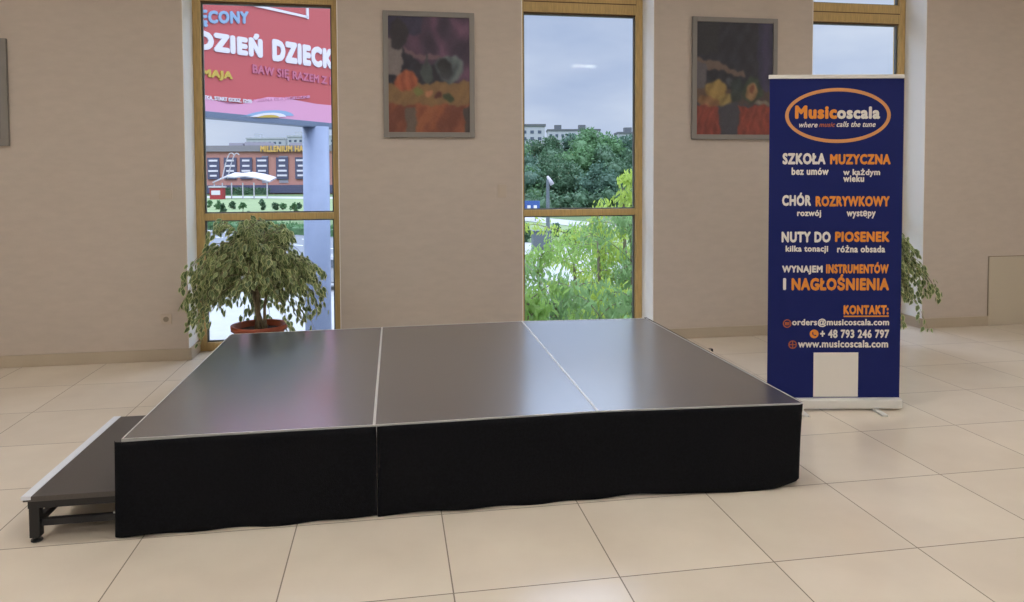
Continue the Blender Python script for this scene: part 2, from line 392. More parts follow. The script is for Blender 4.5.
r = MB(); r.box(lx(SX0+.06), lx(SX1-.04), ly(SY0+.02), ly(SY0+.042), .062, .09, .002); r.build('stretcher', M['black'], g); r = MB(); r.box(lx(SX0+.06), lx(SX1-.04), ly(SY1-.042), ly(SY1-.02), .062, .09, .002); r.build('stretcher', M['black'], g)
r = MB(); r.box(lx(SX0+.03), lx(SX0+.052), ly(SY0+.048), ly(SY1-.048), .062, .09, .002); r.build('side_rail', M['black'], g)
MB().lathe([(.0, 0), (.007, .002), (.007, .008), (0, .01)], 10, c=(lx(-1.318), ly(SY0+.03), .088)).build('bolt', M['alu'], g)

# ================================================================ BANNER
BL = on_z(768.5, 411.5, 0); BR = on_z(903.0, 411, 0)
bd = (BR-BL); bw = bd.length; ang = math.atan2(bd.y, bd.x)
g = empty('roll_up_banner', ((BL+BR)/2)[:], ang, 'navy blue roll-up banner with white and orange lettering at the stage corner', 'banner')
gi = Matrix.Translation(((BL+BR)/2)) @ Matrix.Rotation(ang, 4, 'Z'); gi_inv = gi.inverted()
bn = Vector((bd.y, -bd.x, 0)).normalized()
def bp(u, v):      # point of the photograph on the banner sheet, in banner coordinates
    q = gi_inv @ on_plane(u, v, (BL+BR)/2 - bn*.04, bn); return q.x, q.z
hw = bw/2
ztop = bp(835, 75)[1]; print('banner', bw, ztop)
MB().box(-hw, hw, .0, .085, .012, .073, .012).build('base_case', M['alu'], g)
MB().box(-hw+.004, hw-.004, .0385, .0415, .06, ztop-.02).build('banner_sheet', M['navy'], g)
MB().box(-hw-.002, hw-.002, .032, .048, ztop-.022, ztop+.002, .003).build('top_rail', M['alu'], g)
MB().tube([(0, .065, .06), (0, .065, ztop-.01)], .008, 10).build('support_pole', M['alu'], g)
for u in (797, 873):
    x = bp(u, 405)[0]
    MB().box(x-.018, x+.018, -.11, .16, .0, .012, .003).build('foot', M['alu'], g)
ow, oo = MB(), MB()
def bt(kind, s, u0, v0, u1, v1, bold=.03, shear=0):
    nm, mt = {'w': ('white_lettering', 'ink_w'), 'o': ('orange_lettering', 'ink_o'), 'r': ('rust_lettering', 'ink_r')}[kind]; mb = MB()   # u0,v0 = top left; u1,v1 = bottom right
    a = bp(u0, v0); b = bp(u1, v0); c = bp(u0, v1); d = bp(u1, v1)
    text_mb(mb, s, a[0], b[0], c[1], a[1], bold, y=.0383, depth=.0012, shear=shear, slope=((b[1]+d[1])-(a[1]+c[1]))/2/(b[0]-a[0]))
    mb.build(nm, M[mt], g)
bt('w', 'oscala', 837, 106.5, 880, 119, .05); bt('o', 'Music', 795, 105.5, 837, 119, .055)
bt('w', 'where', 799, 122, 817.5, 127.5, .02, .3); bt('w', 'calls the tune', 836.5, 121.5, 875.5, 127, .02, .3)
bt('w', 'SZKOŁA', 782.5, 153, 825.5, 164.5, .055); bt('o', 'MUZYCZNA', 830, 154, 890.5, 164.5, .055)
bt('w', 'bez umów', 791.5, 167.5, 828.5, 175, .04); bt('w', 'w każdym', 843, 168.5, 880, 177, .04); bt('w', 'wieku', 843, 175, 864, 182, .04)
bt('w', 'CHÓR', 782, 192.5, 811, 206, .055); bt('o', 'ROZRYWKOWY', 815.5, 196, 889.5, 206.5, .055)
bt('w', 'rozwój', 797, 210, 821, 218, .04); bt('w', 'występy', 846.5, 210.5, 875.5, 218.5, .04)
bt('w', 'NUTY DO', 781.5, 231.5, 830.5, 242.5, .055); bt('o', 'PIOSENEK', 835, 231.5, 889.5, 242, .055)
bt('w', 'kilka tonacji', 785.5, 245.5, 828, 253.5, .04); bt('w', 'różna obsada', 837, 245, 885, 252.5, .04)
bt('w', 'WYNAJEM', 782, 265.5, 822.5, 274.5, .055); bt('o', 'INSTRUMENTÓW', 826, 262, 888.5, 273.5, .055)
bt('w', 'I', 783, 278, 786, 290, .055); bt('o', 'NAGŁOŚNIENIA', 791.5, 274, 889, 290.5, .055)
bt('o', 'KONTAKT:', 843.5, 305, 888.5, 314.5, .055)
bt('w', 'orders@musicoscala.com', 792, 318.5, 889, 327, .035); bt('w', '+ 48 793 246 797', 820, 329.5, 889, 338, .04); bt('w', 'www.musicoscala.com', 798, 340, 888, 347.5, .035)
rr = MB(); bt('r', 'music', 819, 122.5, 835, 127, .02, .3); 
def flatbox(mb, u0, v0, u1, v1, y=.0383, dp=.0012, mi=0):
    a = bp(u0, v0); b = bp(u1, v1); mb.box(a[0], b[0], y-dp, y, b[1], a[1], mi=mi)
flatbox(oo, 843.5, 315.6, 888.5, 316.8); oo.build('underline', M['ink_o'], g); oo = MB()
def disc(mb, u, v, r, r2=0, yy=.0383, ex=1, ez=1):
    cx, cz = bp(u, v); n = 40; vs = []; fs = []
    for k in range(n):
        a = 2*PI*k/n
        for q in (r, r2):
            for y in (yy-.0012, yy): vs.append((cx+q*ex*math.cos(a), y, cz+q*ez*math.sin(a)))
    for k in range(n):
        a, b = 4*k, 4*((k+1) % n); fs += [(a, b, b+2, a+2), (a+1, a+3, b+3, b+1), (a, a+1, b+1, b), (a+2, b+2, b+3, a+3)]
    mb.add(vs, fs)
disc(oo, 814, 333.8, .027); disc(rr, 787, 323.5, .026, .020); r2_ = MB(); disc(r2_, 792.5, 344.5, .026, .019)
flatbox(rr, 784.8, 322, 789.3, 325.2); flatbox(r2_, 792, 341.5, 793, 347.5); flatbox(r2_, 789.5, 344, 795.5, 345)
pn = MB(); cx, cz = bp(814, 333.8)
pn.tube([(cx-.010, .0365, cz+.010), (cx-.008, .0365, cz-.004), (cx+.004, .0365, cz-.010), (cx+.011, .0365, cz-.009)], [.004, .003, .003, .004], 6)
pn.build('phone_symbol', M['navy'], g)
oo.build('phone_disc', M['ink_o'], g); rr.build('mail_symbol', M['ink_r'], g); r2_.build('globe_symbol', M['ink_r'], g)
lg_ = MB(); ctr = ((785+890.5)/2, (88+143)/2); a = bp(785, ctr[1]); b = bp(890.5, ctr[1]); c = bp(ctr[0], 88); d = bp(ctr[0], 143)
rx, rz = (b[0]-a[0])/2, (c[1]-d[1])/2; cx, cz = bp(*ctr); n = 72; vs = []; fs = []
for k in range(n):
    t = 2*PI*k/n
    for q in (0, .021):
        for y in (.0371, .0383): vs.append((cx+(rx-q)*math.cos(t), y, cz+(rz-q)*math.sin(t)))
for k in range(n):
    a, b = 4*k, 4*((k+1) % n); fs += [(a, b, b+2, a+2), (a+1, a+3, b+3, b+1), (a, a+1, b+1, b), (a+2, b+2, b+3, a+3)]
lg_.add(vs, fs).build('logo_ring', M['ink_t'], g)
wp = MB(); flatbox(wp, 813.5, 352.5, 857.5, 396.5); wp.build('blank_white_patch', M['ink_w'], g)

# ================================================================ PICTURES
def lerp3(a, b, t): return tuple(a[i]+(b[i]-a[i])*t for i in range(3))
def painting(fn, w_, h_, y, parent, cx, cz, nx=90, nz=124):
    vs = []; fs = []; cols = []
    for j in range(nz+1):
        for i in range(nx+1):
            u, v = i/nx, j/nz; vs.append((cx-w_/2+u*w_, y, cz+h_/2-v*h_)); cols.append(fn(u, v))
    for j in range(nz):
        for i in range(nx): a = j*(nx+1)+i; fs.append((a, a+nx+1, a+nx+2, a+1))
    A_ = np.array(cols, float).reshape(nz+1, nx+1, 3)
    for _ in range(2):
        Pd = np.pad(A_, ((1, 1), (1, 1), (0, 0)), mode='edge'); A_ = (Pd[:-2, 1:-1]+Pd[2:, 1:-1]+Pd[1:-1, :-2]+Pd[1:-1, 2:]+2*Pd[1:-1, 1:-1])/6
    A_ = A_*.8+A_.mean(axis=2, keepdims=True)*.2; A_ += np.random.RandomState(3).normal(0, 2.5, A_.shape[:2]+(1,)); cols = [tuple(c) for c in A_.reshape(-1, 3)]
    nb = len(vs); vs += [(cx-w_/2, y+.006, cz+h_/2), (cx+w_/2, y+.006, cz+h_/2), (cx+w_/2, y+.006, cz-h_/2), (cx-w_/2, y+.006, cz-h_/2)]
    fs.append((nb, nb+1, nb+2, nb+3)); cols += [(60, 60, 60)]*4
    me = bpy.data.meshes.new('canvas'); me.from_pydata(vs, [], fs); me.materials.append(M['paint'])
    at = me.color_attributes.new('Col', 'FLOAT_COLOR', 'POINT')
    for i, c in enumerate(cols): at.data[i].color = srgb(*[max(0, min(255, x)) for x in c])
    o = bpy.data.objects.new('canvas', me); COL.objects.link(o); o.parent = parent; return o
def nz_(u, v, s=1):
    return (math.sin(u*31*s+v*17*s+3*math.sin(v*9*s))+math.sin(u*13*s-v*29*s+2*math.sin(u*11*s))+math.sin(u*53*s+v*41*s))/3
def ell(u, v, cx, cy, rx, ry, soft=.15):
    d = math.hypot((u-cx)/rx, (v-cy)/ry); return max(0, min(1, (1-d)/soft+.5))
def paint_a(u, v):
    u, v = u+.012*math.sin(v*23+u*9)+.006*math.sin(v*61-u*40), v+.012*math.sin(u*19-v*7)+.006*math.sin(u*57+v*33)
    n = nz_(u, v); c = (38+n*5, 38+n*5, 56+n*6)
    if u < .13+.05*math.sin(v*6) and v < .5: c = (128, 118, 118)
    # draped purple cloth
    k = u*.9-v*.55+.12*math.sin(u*9); f = .5+.5*math.sin((u*14+v*6)+3*math.sin(v*4))
    if v < .33+.12*math.sin((u-.2)*2.6)-.25*max(0, .35-u) or (u > .82 and v < .56):
        q_ = .5+.5*math.sin(16*math.hypot(u-.95, v+.15)+2.5*math.sin(u*5)); c = lerp3((54, 40, 66), (132, 84, 118), .25*f+.55*q_**2*min(1, .2+u))
        if u < .4 and v < .15: c = (50, 46, 78)
    if abs(v-(.30+.28*(u-.2)-.35*(u-.2)**2)) < .022 and .2 < u < .75: c = (112, 84, 96)
    if ell(u, v, .13, .16, .11, .13) > .5: c = (44, 40, 52)
    if v > .585-.03*u: c = lerp3((150, 112, 66), (126, 92, 56), .5+.5*n)           # table
    if v > .76: c = lerp3((164, 88, 52), (122, 60, 44), .5+.5*math.sin(u*9+n+v*8))
    if v > .78 and .2 < u < .33: c = (104, 88, 78)
    if v > .78 and u > .93: c = (70, 62, 62)
    t = ell(u, v, .75, .445, .17, .12)
    if t: c = lerp3(c, lerp3((66, 80, 86), (106, 120, 124), max(0, min(1, .5+2*(u-.75)+.6*n))), t)
    t = ell(u, v, .69, .445, .085, .10)
    if t: c = lerp3(c, lerp3((34, 36, 44), (62, 66, 74), max(0, min(1, (v-.38)*6))), t)
    if ell(u, v, .47, .48, .07, .09) > .5: c = (62, 76, 78)
    if ell(u, v, .47, .385, .02, .06) > .5: c = (60, 66, 72)
    t = ell(u, v, .22, .555, .14, .085)
    if t: c = lerp3(c, lerp3((150, 70, 46), (196, 96, 58), .5+.5*math.sin(u*60)*.7), t)
    for (x, y, r, q) in ((.36, .655, .06, (120, 124, 60)), (.50, .655, .05, (190, 120, 80)), (.62, .68, .045, (92, 44, 40)), (.73, .70, .06, (62, 74, 48))):
        t = ell(u, v, x, y, r, r*.62)
        if t: c = lerp3(c, q, t)
    return tuple(x+n*4 for x in c)
def paint_b(u, v):
    u, v = u+.014*math.sin(v*21+u*11)+.007*math.sin(v*55-u*35), v+.013*math.sin(u*17-v*9)+.007*math.sin(u*49+v*37)
    n = nz_(u, v, .9); c = (42+n*5, 44+n*5, 58+n*6)
    if u > .80: c = lerp3((62, 58, 96), (48, 48, 78), .5+.5*math.sin(u*40))
    if v < .28 and u < .28: c = lerp3((52, 54, 62), (40, 42, 50), .5+n*.5)
    y0 = .30+.22*u
    if y0 < v < y0+.075*(1-u*1.1) +.02 and u < .62: c = (112, 92, 82)
    if u < .12 and v > .35: c = (96, 92, 100)
    if v > .6 and v < .74: c = lerp3((104, 80, 66), (74, 62, 62), min(1, u*1.4))
    if .72 < v: c = lerp3((72, 74, 86), (60, 60, 72), .5+.5*n)
    if v > .74 and (u < .3 or u > .55): c = lerp3((170, 68, 52), (118, 50, 44), .5+.5*nz_(u*2, v))
    for (x, y, rx, ry, q) in ((.25, .60, .13, .09, (196, 156, 72)), (.37, .69, .10, .05, (190, 160, 84)), (.16, .71, .13, .05, (176, 120, 72)), (.44, .54, .05, .04, (86, 94, 104)),
                              (.74, .60, .13, .11, (66, 88, 66)), (.73, .615, .075, .075, (196, 140, 90)), (.74, .60, .03, .04, (120, 60, 40)), (.52, .60, .09, .12, (48, 66, 66)), (.88, .72, .14, .02, (160, 150, 130))):
        t = ell(u, v, x, y, rx, ry)
        if t: c = lerp3(c, tuple(x_*(.86+.16*n) for x_ in q), t*.85)
    return tuple(x+n*4 for x in c)
def picture(px, fn, label):
    (u0, v0, u1, v1) = px; TL = on_y(u0, v0, YW-.03); BRp = on_y(u1, v1, YW-.03)
    cx, cz = (TL.x+BRp.x)/2, (TL.z+BRp.z)/2; W, Hh = BRp.x-TL.x, TL.z-BRp.z
    g = empty('framed_painting', (cx, YW, cz), 0, label, 'painting', 'still life paintings between the windows'); fw = .042
    f = MB(); f.box(-W/2, -W/2+fw, -.03, -.001, -Hh/2, Hh/2, .003); f.box(W/2-fw, W/2, -.03, -.001, -Hh/2, Hh/2, .003)
    f.box(-W/2+fw, W/2-fw, -.03, -.001, -Hh/2, -Hh/2+fw, .003); f.box(-W/2+fw, W/2-fw, -.03, -.001, Hh/2-fw, Hh/2, .003)
    f.build('frame', M['frame_g'], g)
    painting(fn, W-2*fw, Hh-2*fw, -.018, g, 0, 0)
picture((382.5, 10, 475, 137.5), paint_a, 'still life painting with purple drapery and pewter dish in a grey frame')
picture((693, 16, 777, 139.5), paint_b, 'darker still life painting with yellow fruit, partly behind the blue banner')
# grey frame cut by the left border of the photo
TL = on_y(-80, 36, YW-.03); BRp = on_y(8.5, 146, YW-.03)
g = empty('framed_picture', ((TL.x+BRp.x)/2, YW, (TL.z+BRp.z)/2), 0, 'grey framed board at the left edge of the photo, left of the first window', 'picture'); W, Hh = BRp.x-TL.x, TL.z-BRp.z; fw = .05
f = MB(); f.box(-W/2, -W/2+fw, -.03, -.001, -Hh/2, Hh/2, .003); f.box(W/2-fw, W/2, -.03, -.001, -Hh/2, Hh/2, .003); f.box(-W/2+fw, W/2-fw, -.03, -.001, -Hh/2, -Hh/2+fw, .003); f.box(-W/2+fw, W/2-fw, -.03, -.001, Hh/2-fw, Hh/2, .003)
f.build('frame', M['frame_g'], g); MB().box(-W/2+fw, W/2-fw, -.018, -.001, -Hh/2+fw, Hh/2-fw).build('board', mat('grey_board', srgb(128, 124, 120), .7), g)

# wall fittings
def fitting(u, v, w_, h_, name, label, cat, sock=False):
    p = on_y(u, v, YW); g = empty(name, (p.x, YW, p.z), 0, label, cat)
    MB().box(-w_/2, w_/2, -.009, -.0005, -h_/2, h_/2, .003).build('cover_plate', M['switch'], g)
    if sock:
        MB().lathe([(.0, 0), (.019, .0), (.021, .003), (.0, .003)], 20).build('socket_face', M['smudge'], g)
        c = g.children[-1]; c.rotation_euler = (PI/2, 0, 0); c.location = (0, -.009, 0)
    else:
        MB().box(-w_/2+.012, w_/2-.012, -.013, -.008, -h_/2+.012, h_/2-.012, .002).build('rocker', M['switch'], g)
fitting(166, 194.5, .10, .075, 'light_switch', 'pale light switch on the left wall above the potted tree', 'light switch')
fitting(502, 191, .075, .11, 'light_switch', 'pale light switch on the pier left of the middle window', 'light switch')
fitting(166.5, 319, .08, .08, 'wall_socket', 'pale wall socket low on the left wall near the plant', 'wall socket', True)
# access panel on right
a = on_y(989, 257, YW); z1 = a.z
g = empty('access_panel', (a.x+.4, YW, 0), 0, 'flush beige access panel at floor level by the right edge of the photo', 'access panel')
MB().box(-.4, .4, -.006, -.0005, .004, z1, .001).build('panel_board', M['panel'], g)
r = MB(); r.box(-.41, -.402, -.003, -.0005, .004, z1+.008); r.box(-.402, .41, -.003, -.0005, z1+.001, z1+.008); r.build('painted_shadow_line', mat('panel_shadow_paint', srgb(138, 126, 108), .8), g)  # darker strip paints the shadow line along the panel's left and top edges

# ================================================================ POTTED FICUS
def leaf(mb, p, d, L, Wd, rnd):
    d = d.normalized(); s = d.cross(Vector((rnd.uniform(-1, 1), rnd.uniform(-1, 1), rnd.uniform(-.3, 1)))).normalized(); nrm = s.cross(d)
    P = lambda a, b, c=0: p+d*(a*L)+s*(b*Wd)+nrm*(c*L)
    out = [P(0, 0), P(.3, .5, .03), P(.65, .38, .03), P(1, 0, -.06), P(.65, -.38, .03), P(.3, -.5, .03)]
    inn = [P(.06, 0, -.01), P(.32, .37, .01), P(.63, .27, .01), P(.88, 0, -.05), P(.63, -.27, .01), P(.32, -.37, .01)]
    gm = 0 if rnd.random() < .6 else 2
    vs = out+inn; o = len(mb.v); mb.v += [tuple(x) for x in vs]
    for k in range(6):
        k2 = (k+1) % 6; mb.f.append((o+k, o+k2, o+6+k2, o+6+k)); mb.m.append(1)
    mb.f.append((o+6, o+7, o+8, o+9)); mb.m.append(gm); mb.f.append((o+6, o+9, o+10, o+11)); mb.m.append(gm)
def ficus(base, spread, height, label, seed, bias, lean=(0, 0), nb=120, filt=None, pot_r=.2, pot_h=.36):
    rnd = random.Random(seed); g = empty('potted_fig_tree', base, 0, label, 'potted plant', 'variegated potted fig trees by the windows')
    MB().lathe([(0, .0), (pot_r*.66, .0), (pot_r*.9, pot_h-.045), (pot_r*.93, pot_h-.04), (pot_r, pot_h-.038), (pot_r*1.01, pot_h-.002), (pot_r*.97, pot_h), (pot_r*.9, pot_h-.004), (pot_r*.86, pot_h-.05), (0, pot_h-.05)], 40).build('pot', M['terracotta'], g, smooth=True)
    MB().lathe([(0, pot_h-.046), (pot_r*.84, pot_h-.044), (pot_r*.85, pot_h-.05)], 24).build('soil', M['soil'], g)
    lf = MB(); tw = MB(); stems = []
    for k in range(5):
        a = rnd.uniform(0, 6.28); r = rnd.uniform(.01, .05); x, y = r*math.cos(a), r*math.sin(a)
        tx, ty = lean[0]+rnd.uniform(-.1, .1), lean[1]+rnd.uniform(-.08, .08); hh = height*rnd.uniform(.72, .93)
        pts = [Vector((x+(tx-x)*t**1.4+.012*math.sin(t*9+k), y+(ty-y)*t**1.4+.012*math.cos(t*7+k), pot_h-.05+(hh-pot_h)*t)) for t in np.linspace(0, 1, 9)]
        MB().tube(pts, [.013-.009*t for t in np.linspace(0, 1, 9)], 8).build('stem', M['bark'], g, smooth=True); stems.append(pts)
    for b in range(nb):
        st = rnd.choice(stems); t = rnd.uniform(.22, 1)**.85; q = t*8; i = min(7, int(q)); p0 = st[i].lerp(st[i+1], q-i)
        a = rnd.uniform(0, 2*PI); el = rnd.uniform(.25, .85)
        R = spread*rnd.uniform(.35, 1)*(1-.52*max(0, t-.55)/.45)
        sx_, sy_, dz = bias(a, t, rnd)
        ex = Vector((math.cos(a)*R*sx_, math.sin(a)*R*sy_, 0)); rise = el*.24; dr = dz*R
        pts = [p0+ex*s**.9+Vector((0, 0, rise*math.sin(s*PI*.62)/.93-dr*s**2.2)) for s in np.linspace(0, 1, 9)]
        if min(p.z for p in pts) < .03: continue
        if filt and not all(filt(Vector(base)+p) for p in pts): continue
        tw.tube(pts, [.0035-.0026*s for s in np.linspace(0, 1, 9)], 4)
        for j in range(2, 9):
            seg = pts[j]-pts[j-1]
            for _ in range(4 if j < 8 else 7):
                p = pts[j-1].lerp(pts[j], rnd.random())+Vector((rnd.uniform(-.03, .03), rnd.uniform(-.03, .03), rnd.uniform(-.04, .02)))
                d = Vector((rnd.uniform(-.6, .6), rnd.uniform(-.6, .6), rnd.uniform(-1.3, -.25)))+seg.normalized()*.6
                L = rnd.uniform(.044, .074)
                if filt and not (filt(Vector(base)+p) and filt(Vector(base)+p+d.normalized()*L)): continue
                leaf(lf, p, d, L, L*.52, rnd)
    tw.build('twigs', M['bark'], g); lf.build('foliage', [M['leaf_a'], M['leaf_b'], M['leaf_c']], g)
    print('leaves', len(lf.v)//12); return g
inside = lambda p: (p.y < YW-.03 or (OPEN[0][0]+.06 < p.x < OPEN[0][1]-.06 and p.y < YW+D-.03) or (OPEN[2][0]+.06 < p.x < OPEN[2][1]-.06 and p.y < YW+D-.03)) and p.z > .02
def infront1(p):  # keep off the stage
    dx = p.x-PC1
    if -.20 < dx < .09 and p.z < .56 and p.y < 3.2: return False
    if dx < -.50 and p.z < .42: return False
    if dx > .50 and p.z < .3: return False
    return inside(p) and not (p.y < 2.66 and p.x > -1.32)
pc = on_y(259.5, 332, 3.12); PC1 = pc.x
def bias1(a, t, rnd):
    left = max(0, -math.cos(a)); return (1.3 if math.cos(a) < 0 else .88), .8, rnd.uniform(.1, .75)+.35*left+(.35 if t < .5 else 0)
ficus((pc.x, 3.12, 0), .64, 1.24, 'variegated fig tree in a terracotta pot behind the stage, before the left window', 11, bias1, lean=(-.05, 0), filt=infront1, nb=205)
pc = on_y(874, 330, 3.12)
def bias2(a, t, rnd): return .95, .75, rnd.uniform(.1, .8)+(.3 if t < .5 else 0)
ficus((pc.x, 3.12, 0), .56, 1.08, 'variegated fig tree in a terracotta pot standing behind the blue banner', 23, bias2, filt=inside, nb=150)

# ================================================================ OUTSIDE
ZG = -3.5
def G(u, v): p = on_z(u, v, ZG); return (p.x, p.y)
gr = MB().box(-500, 700, 4.02, 1200, ZG-.5, ZG); struct(gr.build('ground', M['lawn']))
def strip(name, m, px, lift):
    P = [G(*q) for q in px]; struct(MB().prism(P, ZG, ZG+lift).build(name, m))
strip('far_lawn', M['lawn2'], [(60, 196), (60, 212), (470, 222), (470, 200)], .01)
strip('far_path', M['paving'], [(40, 195), (40, 196.6), (470, 200), (470, 198)], .03)
strip('road', M['asphalt'], [(100, 216), (100, 236), (420, 268), (420, 244)], .03)
strip('park_path', M['paving'], [(440, 208.5), (440, 212), (760, 246), (760, 238)], .03)
strip('park_lawn', M['lawn2'], [(440, 213), (440, 224), (700, 262), (700, 240)], .012)
pv = MB().prism([(-60, 4.05), (60, 4.05), G(700, 262), G(512, 241), G(340, 268), G(180, 252)][::1], ZG, ZG+.02); struct(pv.build('pavement', M['paving']))
ln = MB()
for k in range(9):
    for (u, v) in ((206+k*16, 230.5+k*1.45), (214+k*16, 237+k*1.6)):
        a, b = G(u, v), G(u+9, v+.75); c, d = G(u+9, v+1.35), G(u, v+.6); ln.prism([a, b, c, d], ZG+.03, ZG+.036)
struct(ln.build('road_markings', M['line']))
# lower storey of our own building (seen only from outside / below sill)
struct(MB().box(X0-.2, X1+.2, Y0-.2, YW+.4, ZG-.2, -.2).build('lower_storey', M['white']))

# billboard
pL = at_depth(203, 113, 16.0); pR = at_depth(334, 126, 19.9)
dv = Vector((pR.x-pL.x, pR.y-pL.y, 0)); L = dv.length; dn = dv.normalized(); bang = math.atan2(dn.y, dn.x); nb_ = Vector((dn.y, -dn.x, 0))
zb = (pL.z+pR.z)/2
g = empty('billboard', (pR.x, pR.y, ZG), bang, 'large red event billboard on a pale blue column outside the left window', 'billboard')
BI = (Matrix.Translation((pR.x, pR.y, ZG)) @ Matrix.Rotation(bang, 4, 'Z')).inverted()
def bb(u, v): q = BI @ on_plane(u, v, pR, nb_); return q.x, q.z
x0, x1 = -L-1.6, 1.5; z0 = bb(268, 117)[1]; z1 = z0+4.6
MB().box(x0, x1, .0, .35, z0, z1).build('board', M['b_red'], g)
MB().box(x0-.06, x1+.06, -.03, .40, z0-.14, z0-.002, .01).build('bottom_frame', M['b_frame'], g)
fr = MB(); fr.box(x0-.06, x0, -.03, .4, z0, z1); fr.box(x1, x1+.06, -.03, .4, z0, z1); fr.box(x0-.06, x1+.06, -.03, .4, z1, z1+.1); fr.build('side_frame', M['b_frame'], g)
# pink wave with rainbow at the bottom of the print
def bbpoly(mb, pts, y):
    P = [bb(*q) for q in pts]; n = len(P); a = sum(P[i][0]*P[(i+1) % n][1]-P[(i+1) % n][0]*P[i][1] for i in range(n))
    if a < 0: P = P[::-1]
    b = bmesh.new(); vv = [b.verts.new((x, y, z)) for x, z in P]; ff = b.faces.new(vv); bmesh.ops.triangulate(b, faces=[ff]); b.verts.index_update(); mb.bm(b)
    b = bmesh.new()
    vs = [(x, y, z) for x, z in P]+[(x, y+.02, z) for x, z in P]; mb.add(vs, [(i, i+n, (i+1) % n+n, (i+1) % n) for i in range(n)])
def solid_wave(name, top, m, y):
    mb = MB(); bbpoly(mb, top, y); mb.build(name, m, g)
bot = lambda u: 113.0+(u-203)*.0985
solid_wave('pink_wave', [(203, 96), (214, 100.5), (228, 104.5), (242, 104), (256, 99.5), (268, 97), (284, 97.8), (300, 101), (316, 104), (333, 105.5), (333, bot(333)-.2), (203, bot(203)-.2)], M['b_lilac'], -.02)
for k, (rr_, mm) in enumerate(((28, 'b_blue'), (20, 'b_white'), (13, 'b_yellow'))):
    pts = [(265-rr_*math.cos(t), bot(265)+.1*(-rr_*math.cos(t))*-1-rr_*.30*math.sin(t)) for t in np.linspace(0.05, PI-.05, 14)]
    pts = [(u, min(v, bot(u)-.3)) for u, v in pts]
    solid_wave('rainbow_band', pts, M[mm], -.03-.01*k)
def btx(s, u0, u1, vt0, vb0, vt1, vb1, m, bold=.04, name='lettering'):
    # corners: top/bottom at left (vt0, vb0) and right (vt1, vb1)
    a = bb(u0, vb0); b = bb(u1, vb1); t = bb(u0, vt0); t2 = bb(u1, vt1); mb = MB(); hgt = ((t[1]-a[1])+(t2[1]-b[1]))/2
    text_mb(mb, s, a[0], b[0], a[1], a[1]+hgt, bold, y=-.001, depth=.03, slope=(b[1]-a[1])/(b[0]-a[0])); mb.build(name, m, g)
btx('ĘCONY', 199, 248, 6, 27, 14.5, 27, M['b_blue'], .05)
btx('DZIEŃ', 196, 262, 29, 49, 30, 58, M['b_white'], .07)
btx('DZIECKA', 272, 342.5, 39.5, 61, 50.5, 71, M['b_white'], .07)
btx('MAJA', 201, 232, 68.5, 79, 72, 81.5, M['b_yellow'], .06)
btx('BAW SIĘ RAZEM Z NAMI', 252, 347, 65.5, 75.5, 78, 89.5, M['b_pink'], .04)
btx('SKA, START GODZ. 12:00 | ARENA DLA JAGIELLONII', 203, 310, 96, 100.5, 96, 98.5, M['b_lilac'], .03) if False else None
btx('TKA, START GODZ. 12:00', 203, 251, 95.5, 100, 99.5, 104, M['b_white'], .02)
btx('I ARENA DLA JAGIELLONII', 253, 309, 99, 103, 95.5, 99, M['b_lilac'], 0)
fb = MB()
for (ua, va, ub, vb) in ((238, 3, 307, 18.3), (307, 3, 307, 19)):
    if ua == ub:
        a = bb(ua, va); fb.box(a[0]-.05, a[0]+.03, -.03, -.001, bb(ua, vb)[1], z1-.3)
    else:
        a = bb(ua, va); b = bb(ub, vb); fb.add([(a[0], -.03, a[1]), (b[0], -.03, b[1]), (b[0], -.03, b[1]+.06), (a[0], -.03, a[1]+.06)], [(0, 1, 2, 3)])
        fb.add([(a[0], -.001, a[1]), (b[0], -.001, b[1]), (b[0], -.03, b[1]), (a[0], -.03, a[1])], [(0, 1, 2, 3)])
fb.build('outlined_box', M['b_white'], g)
cp = BI @ on_plane(321.5, 130, pR, nb_)
MB().lathe([(.345, 0), (.345, z0-.12)], 36, c=(cp.x, .2, 0)).build('support_column', M['column'], g, smooth=True)

# shopping centre, facing us
DM = 212.0
mc = at_depth(268, 193, DM); mang = -YAW
def M_(u): return (u-268)/F*DM
def MZ(v): return (CAM.z-ZG)+(176.2-v)/F*DM
g = empty('shopping_centre', (mc.x, mc.y, ZG), mang, 'long brick shopping centre with gold roof sign beyond the left window', 'building')
Xa, Xb = M_(90), M_(420)
MB().box(Xa, Xb, 0, 40, 0, MZ(150.5)).build('brick_facade', M['brick'], g)
MB().box(Xa-.5, Xb+.5, -.8, 41, MZ(150.5), MZ(144.6)).build('roof_fascia', M['m_roof'], g)
for (a, b, c) in ((222, 236, 141), (238, 262, 140.2), (284, 300, 141)): MB().box(M_(a), M_(b), 6, 12, MZ(144.6), MZ(c)).build('rooftop_plant', M['m_grey'], g)
for (a, b) in ((262.5, 269), (279.5, 288.5), (320, 330)): MB().box(M_(a), M_(b), -.15, 0, MZ(182), MZ(155)).build('grey_panel', M['m_grey'], g)
pcols = [(190, 201), (208.5, 220.3), (225, 237.5), (241, 253), (257, 269), (277, 289), (296, 309), (333, 345), (352, 365)]
for (a, b) in pcols:
    q = MB(); q.box(M_(a), M_(b), -.5, -.15, MZ(178), MZ(156.5)).build('sign_panel', M['m_dark'], g)
    rnd = random.Random(int(a))
    for v in (159.5, 164.8, 169.8, 174.5):
        m0 = rnd.uniform(1, 3); q = MB(); q.box(M_(a+m0), M_(b-m0), -.6, -.5, MZ(v+.9), MZ(v-.9)); q.build('sign_strip', M['b_white'], g)
MB().box(Xa+2, Xb-2, -1.2, -.15, MZ(192), MZ(184)).build('shopfront_glazing', M['m_dark'], g)
tx = MB(); text_mb(tx, 'MILLENIUM HALL', M_(262.5), M_(311.5), MZ(151.2), MZ(145.0), .05, y=-.9, depth=.3); tx.build('roof_sign', M['gold'], g)
